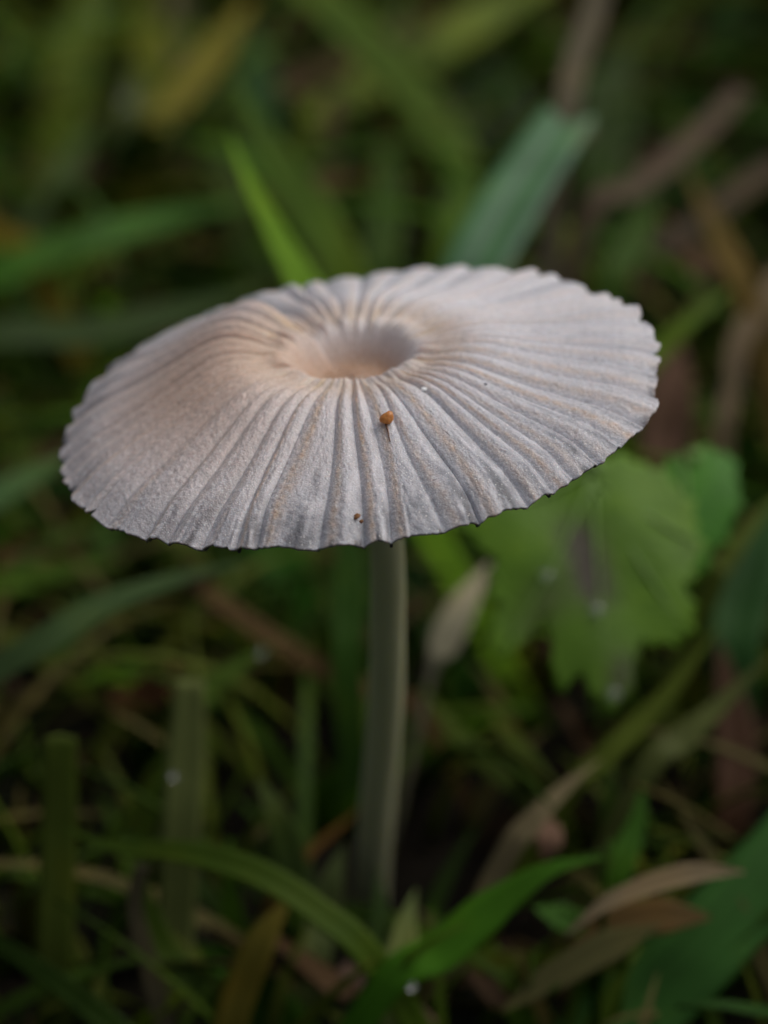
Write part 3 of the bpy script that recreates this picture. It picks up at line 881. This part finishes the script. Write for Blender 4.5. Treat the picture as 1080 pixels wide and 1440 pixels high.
# ------------------------------------------------------------------ the lobed leaf
def leaf_material(name, col, bruise):
    m, nt, p = new_mat(name)
    L = nt.links
    tc = node(nt, 'ShaderNodeTexCoord')
    n1 = node(nt, 'ShaderNodeTexNoise', _Scale=3.5, _Detail=5.0, _Roughness=0.6)
    n2 = node(nt, 'ShaderNodeTexNoise', _Scale=28.0, _Detail=2.0)
    L.new(tc.outputs['Object'], n1.inputs['Vector'])
    L.new(tc.outputs['Object'], n2.inputs['Vector'])
    r1 = ramp(nt, n1.outputs['Fac'], [(0.3, tuple(c * 0.75 for c in col)), (0.5, col), (0.7, (col[0] * 1.35, col[1] * 1.2, col[2]))])
    at_ = node(nt, 'ShaderNodeVertexColor', layer_name='bruise')
    mx = node(nt, 'ShaderNodeMix', data_type='RGBA')
    mx.inputs[7].default_value = (*bruise, 1)
    ml = node(nt, 'ShaderNodeMath', operation='MULTIPLY')
    rb = ramp(nt, n1.outputs['Fac'], [(0.2, (0.7, 0.7, 0.7)), (0.5, (1, 1, 1))])
    L.new(at_.outputs[0], ml.inputs[0])
    L.new(rb.outputs[0], ml.inputs[1])
    L.new(ml.outputs[0], mx.inputs[0])
    L.new(r1.outputs[0], mx.inputs[6])
    L.new(mx.outputs[2], p.inputs['Base Color'])
    p.inputs['Roughness'].default_value = 0.5
    p.inputs['Specular IOR Level'].default_value = 0.3
    tr = node(nt, 'ShaderNodeBsdfTranslucent')
    L.new(mx.outputs[2], tr.inputs['Color'])
    ms = node(nt, 'ShaderNodeMixShader')
    ms.inputs[0].default_value = 0.3
    L.new(p.outputs[0], ms.inputs[1])
    L.new(tr.outputs[0], ms.inputs[2])
    L.new(ms.outputs[0], nt.nodes['Material Output'].inputs['Surface'])
    b = node(nt, 'ShaderNodeBump', _Strength=0.4, _Distance=0.03)
    L.new(n2.outputs['Fac'], b.inputs['Height'])
    L.new(b.outputs[0], p.inputs['Normal'])
    return m


def lobed_leaf(label, outline, centre, depth, tilt, mat, vein_mat, veins, bruises, stalk):
    """a leaf on its own tilted plane; outline in picture pixels is carried onto that plane"""
    c0 = at(*centre, depth)
    nr = Vector((0.10, -math.sin(tilt), math.cos(tilt))).normalized()

    def on_plane(px, py):
        v = FWD + RGT * ((px - 540) / FPX) + UPV * ((720 - py) / FPX)
        return CAM + v * ((c0 - CAM).dot(nr) / v.dot(nr))
    O = [on_plane(*q) for q in outline]
    # finer outline with a slightly toothed edge
    n = len(O)
    dense = []
    for i in range(n):
        a, b = O[i], O[(i + 1) % n]
        for k in range(5):
            dense.append(a.lerp(b, k / 5) + (a - c0).normalized() * (0.035 * (k % 3) - 0.03))
    size = max((p - c0).length for p in dense)

    def lift(p):
        q = p - c0
        r = q.length / size
        a = math.atan2(q.dot(UPV), q.x)
        return nr * (size * (0.02 * math.sin(a * 2 + 0.6) * r - 0.12 * r * r + 0.02 * math.sin(q.x * 9) * math.sin(q.y * 8)))
    rings, m = 14, len(dense)
    V, F, B = [], [], []
    br = [(on_plane(*b[:2]), b[2] * depth / FPX, b[3]) for b in bruises]
    for side in (0, 1):
        for i in range(rings + 1):
            s = i / rings
            for p in dense:
                q = c0.lerp(p, max(s, 0.001))
                V.append(q + lift(q) - nr * (0.016 * side * (1 if i < rings else 0.4)))
                B.append(min(1, sum(k * math.exp(-((q - bp).length / w) ** 2) for bp, w, k in br)))
    K = (rings + 1) * m
    for i in range(rings):
        for j in range(m):
            a, b = i * m + j, i * m + (j + 1) % m
            F.append((a, a + m, b + m, b))
            F.append((K + a, K + b, K + b + m, K + a + m))
    for j in range(m):
        a, b = rings * m + j, rings * m + (j + 1) % m
        F.append((a, K + a, K + b, b))
    root = tag(empty('lobed_leaf', Vector((c0.x, c0.y + 0.5, 0))), label, 'leaf')
    o = mesh_obj('leaf_blade', V, F, mat, root)
    ca = o.data.color_attributes.new('bruise', 'FLOAT_COLOR', 'POINT')
    ca.data.foreach_set('color', np.repeat(np.array(B, dtype=np.float32)[:, None], 4, 1).ravel())
    for v in veins:
        pp = [on_plane(*q) for q in v]
        pp = spline([q + lift(q) + nr * 0.002 for q in pp], 12)
        Vv, Fv, Uv = tube(pp, [0.016 * (1 - 0.06 * i) for i in range(12)], 6)
        mesh_obj('vein', Vv, Fv, vein_mat, o)
    pp = [on_plane(*stalk[0]), on_plane(*stalk[0]) + Vector((0.15, 0.5, -0.7)), Vector((c0.x + 0.2, c0.y + 1.2, -0.1))]
    Vv, Fv, Uv = tube(spline(pp, 16), [0.045] * 16, 10)
    mesh_obj('leaf_stalk', Vv, Fv, vein_mat, root)
    return on_plane, lift, nr


LM = leaf_material('lobed_leaf_green', lin(90, 128, 28, 1.1), (0.075, 0.062, 0.045))
VM = simple_mat('leaf_vein', lin(96, 130, 50, 1.0), 0.5, 0.15, 8)
LM2 = leaf_material('deep_leaf_green', lin(54, 110, 14, 1.3), (0.08, 0.07, 0.05))
lobed_leaf('deep green leaf lobe partly behind the bruised one', [(905, 700), (930, 655), (975, 625), (1030, 632), (1045, 690), (1030, 745), (1005, 775), (975, 820), (930, 810), (900, 770)],
           (970, 715), 13.3, R(40), LM2, VM, [[(960, 640), (965, 700), (960, 790)]], [], [(975, 640)])
lp, lift_, lnr = lobed_leaf(
    'yellow green lobed leaf with a brown bruise and water drops, under the cap rim',
    [(628, 722), (665, 752), (697, 788), (684, 828), (702, 850), (686, 884), (698, 926), (738, 905), (768, 862), (776, 905), (786, 968), (822, 946), (858, 1000),
     (892, 975), (898, 925), (908, 900), (940, 905), (975, 892), (984, 856), (966, 822), (990, 785), (985, 720), (955, 672), (900, 640), (830, 632), (760, 640), (690, 680)],
    (835, 770), 12.5, R(42), LM, VM,
    [[(835, 650), (838, 780), (862, 975)], [(835, 670), (780, 790), (712, 905)], [(838, 690), (900, 790), (965, 880)], [(830, 660), (750, 700), (650, 728)], [(840, 680), (920, 730), (980, 760)]],
    [(826, 790, 32, 1.0), (838, 828, 28, 1.0), (812, 752, 30, 0.9), (770, 840, 34, 0.55), (880, 935, 26, 0.7), (745, 880, 26, 0.35), (872, 965, 22, 0.5)], [(835, 655)])

WATER, wnt, wp = new_mat('water')
wp.inputs['Base Color'].default_value = (0.95, 0.97, 1, 1)
wp.inputs['Roughness'].default_value = 0.03
wp.inputs['IOR'].default_value = 1.33
wp.inputs['Transmission Weight'].default_value = 0.93  # the white body left over paints in a pale sky reflection


def drop(label, loc, nr, r, group='water drops'):
    a = nr.cross(RGT).normalized()
    b = nr.cross(a).normalized()
    tag(blob('water_drop', loc + nr * r * 0.2, (a * r * 0.8, b * r * 0.8, nr * r * 0.5), WATER, None, int(r * 1e4), 0.02, 12, 18), label, 'water drop', group)


for lab, px, py, r in (('round water drop in the middle of the yellow green lobed leaf', 838, 858, 0.060),
                       ('water drop at the lowest tip of the yellow green lobed leaf', 866, 972, 0.055),
                       ('faint small water drop beside the brown bruise of the lobed leaf', 768, 812, 0.05)):
    p = lp(px, py)
    drop(lab, p + lift_(p), lnr, r)
for lab, q, r in (('bead of water on the soil close to the pinkish grey stalk', (580, 1388, 11.3), 0.03),
                  ('water drop hung on the grey green upright blade', (245, 1092, 12.05), 0.028),
                  ('water drop clinging to the grey green blade far behind', (180, 140, 22.4), 0.07),
                  ('large dim water drop high in the far yellow green grass', (138, 28, 24.6), 0.08),
                  ('water drop at the pale tip of the green blade below the cap', (368, 918, 13.2), 0.03)):
    drop(lab, at(*q), (CAM - at(*q)).normalized(), r)


# ------------------------------------------------------------------ the uncountable turf
def turf(name, label, n, seed, cols, dry, region, length, width, flat, spread=None, low=None):
    r_ = random.Random(seed)
    V, F, U, MI = [], [], [], []
    made = tries = 0
    while made < n and tries < n * 6:
        tries += 1
        y = region[0] + (region[1] - region[0]) * r_.random() ** 0.9
        hw = spread if spread else 5 + max(0, y + 10) * 0.34
        x = r_.uniform(-hw, hw)
        far = min(1, max(0, (y - 2.0) / 9))
        ln = r_.uniform(*length) * (0.30 + 0.70 * far if not (low or spread) else 1)
        w = r_.uniform(*width)
        az = r_.uniform(0, 2 * math.pi)
        out = Vector((math.cos(az), math.sin(az), 0))
        el = r_.uniform(0.02, 0.25) if flat else r_.uniform(0.7, 1.5)
        bend = r_.uniform(0.0, 0.25) if flat else r_.uniform(0.2, 1.5)
        p = Vector((x, y, r_.uniform(0.0, 0.5) if flat else -0.12))
        path, ns = [p.copy()], 7
        for i in range(ns):
            e = el - bend * (i / ns) ** 1.3
            p = p + (out * math.cos(e) + Vector((0, 0, math.sin(e)))) * (ln / ns)
            path.append(p.copy())
        bad = any(q.z < -0.2 for q in path)
        for q in path:
            s = proj(q)
            if s is None:
                continue
            px, py, d = s
            if -150 < px < 1230 and -150 < py < 1590:
                g = (CAM.z - 0.0) / max(0.05, 0.469 + 0.883 * (py - 720) / FPX)   # depth of the soil on this line of sight
                if d < g - (low or (1.3 if py > 900 else 1.6 + far * 4.5)) or d < 11.3:
                    bad = True
                if d < 14.0 and 455 < px < 600 and py < 1270:
                    bad = True
                if d < 14.2 and 600 < px < 1060 and 600 < py < 1010:
                    bad = True
        if bad:
            continue
        b0 = len(V)
        wd = [w * (1 - ((i / ns) ** 2.2) * 0.93) for i in range(ns + 1)]
        v, f, u = ribbon(path, wd, r_.uniform(-0.9, 0.9), 0.25, 0.008, facing=Vector((-out.x, -out.y, 0.8)), twist=r_.uniform(-0.6, 0.6))
        V += v
        F += [tuple(i + b0 for i in q) for q in f]
        U += u
        MI += [made % len(cols)] * len(f)
        made += 1
    o = mesh_obj(name, V, F, None, None, uvs=U)
    for c in cols:
        o.data.materials.append(blade_mat(c, dry))
    o.data.polygons.foreach_set('material_index', MI)
    o['kind'] = 'stuff'
    o['label'] = label
    o['category'] = 'grass'


turf('grass', 'tangled green turf filling the ground round the mushroom', 2600, 21,
     [lin(60, 90, 8, 1.9), lin(44, 76, 8, 1.9), lin(74, 94, 8, 1.8), lin(42, 72, 26, 1.7), lin(84, 90, 10, 1.6), lin(32, 62, 8, 1.8), lin(54, 84, 8, 1.9)],
     False, (-4, 46), (2.5, 7.0), (0.16, 0.42), False)
turf('thatch', 'brown and straw coloured dead thatch lying under the green turf', 1000, 22,
     [lin(74, 56, 36, 1.2), lin(56, 42, 28, 1.2), lin(92, 76, 48, 1.1), lin(76, 48, 30, 1.2), lin(54, 48, 28, 1.2)],
     True, (-4, 40), (1.2, 4.0), (0.10, 0.32), True)

turf('undergrowth', 'short dark green undergrowth close to the soil', 5200, 23,
     [lin(62, 82, 18, 1.9), lin(50, 72, 16, 1.9), lin(76, 86, 28, 1.8), lin(44, 66, 16, 1.9), lin(96, 90, 52, 1.5)],
     False, (-2.5, 17), (0.8, 3.4), (0.05, 0.17), False, low=2.5)
turf('fine_grass', 'tangle of fine thin grass blades filling the far turf', 7000, 25,
     [lin(66, 90, 14, 2.2), lin(54, 82, 12, 2.2), lin(82, 96, 20, 2.1), lin(50, 76, 28, 2.0), lin(100, 96, 46, 1.6), lin(42, 70, 14, 2.1)],
     False, (3, 40), (2.5, 6.5), (0.06, 0.2), False)
turf('sky_blocking_grass', 'added green grass all round, mostly unseen, that blocks low sky', 1500, 24,  # added round the camera, mostly out of view, to darken the ground
     [lin(50, 80, 24, 1.5), lin(38, 66, 22, 1.5), lin(62, 84, 28, 1.4)],
     False, (-24, 10), (3, 6), (0.2, 0.45), False, spread=20)
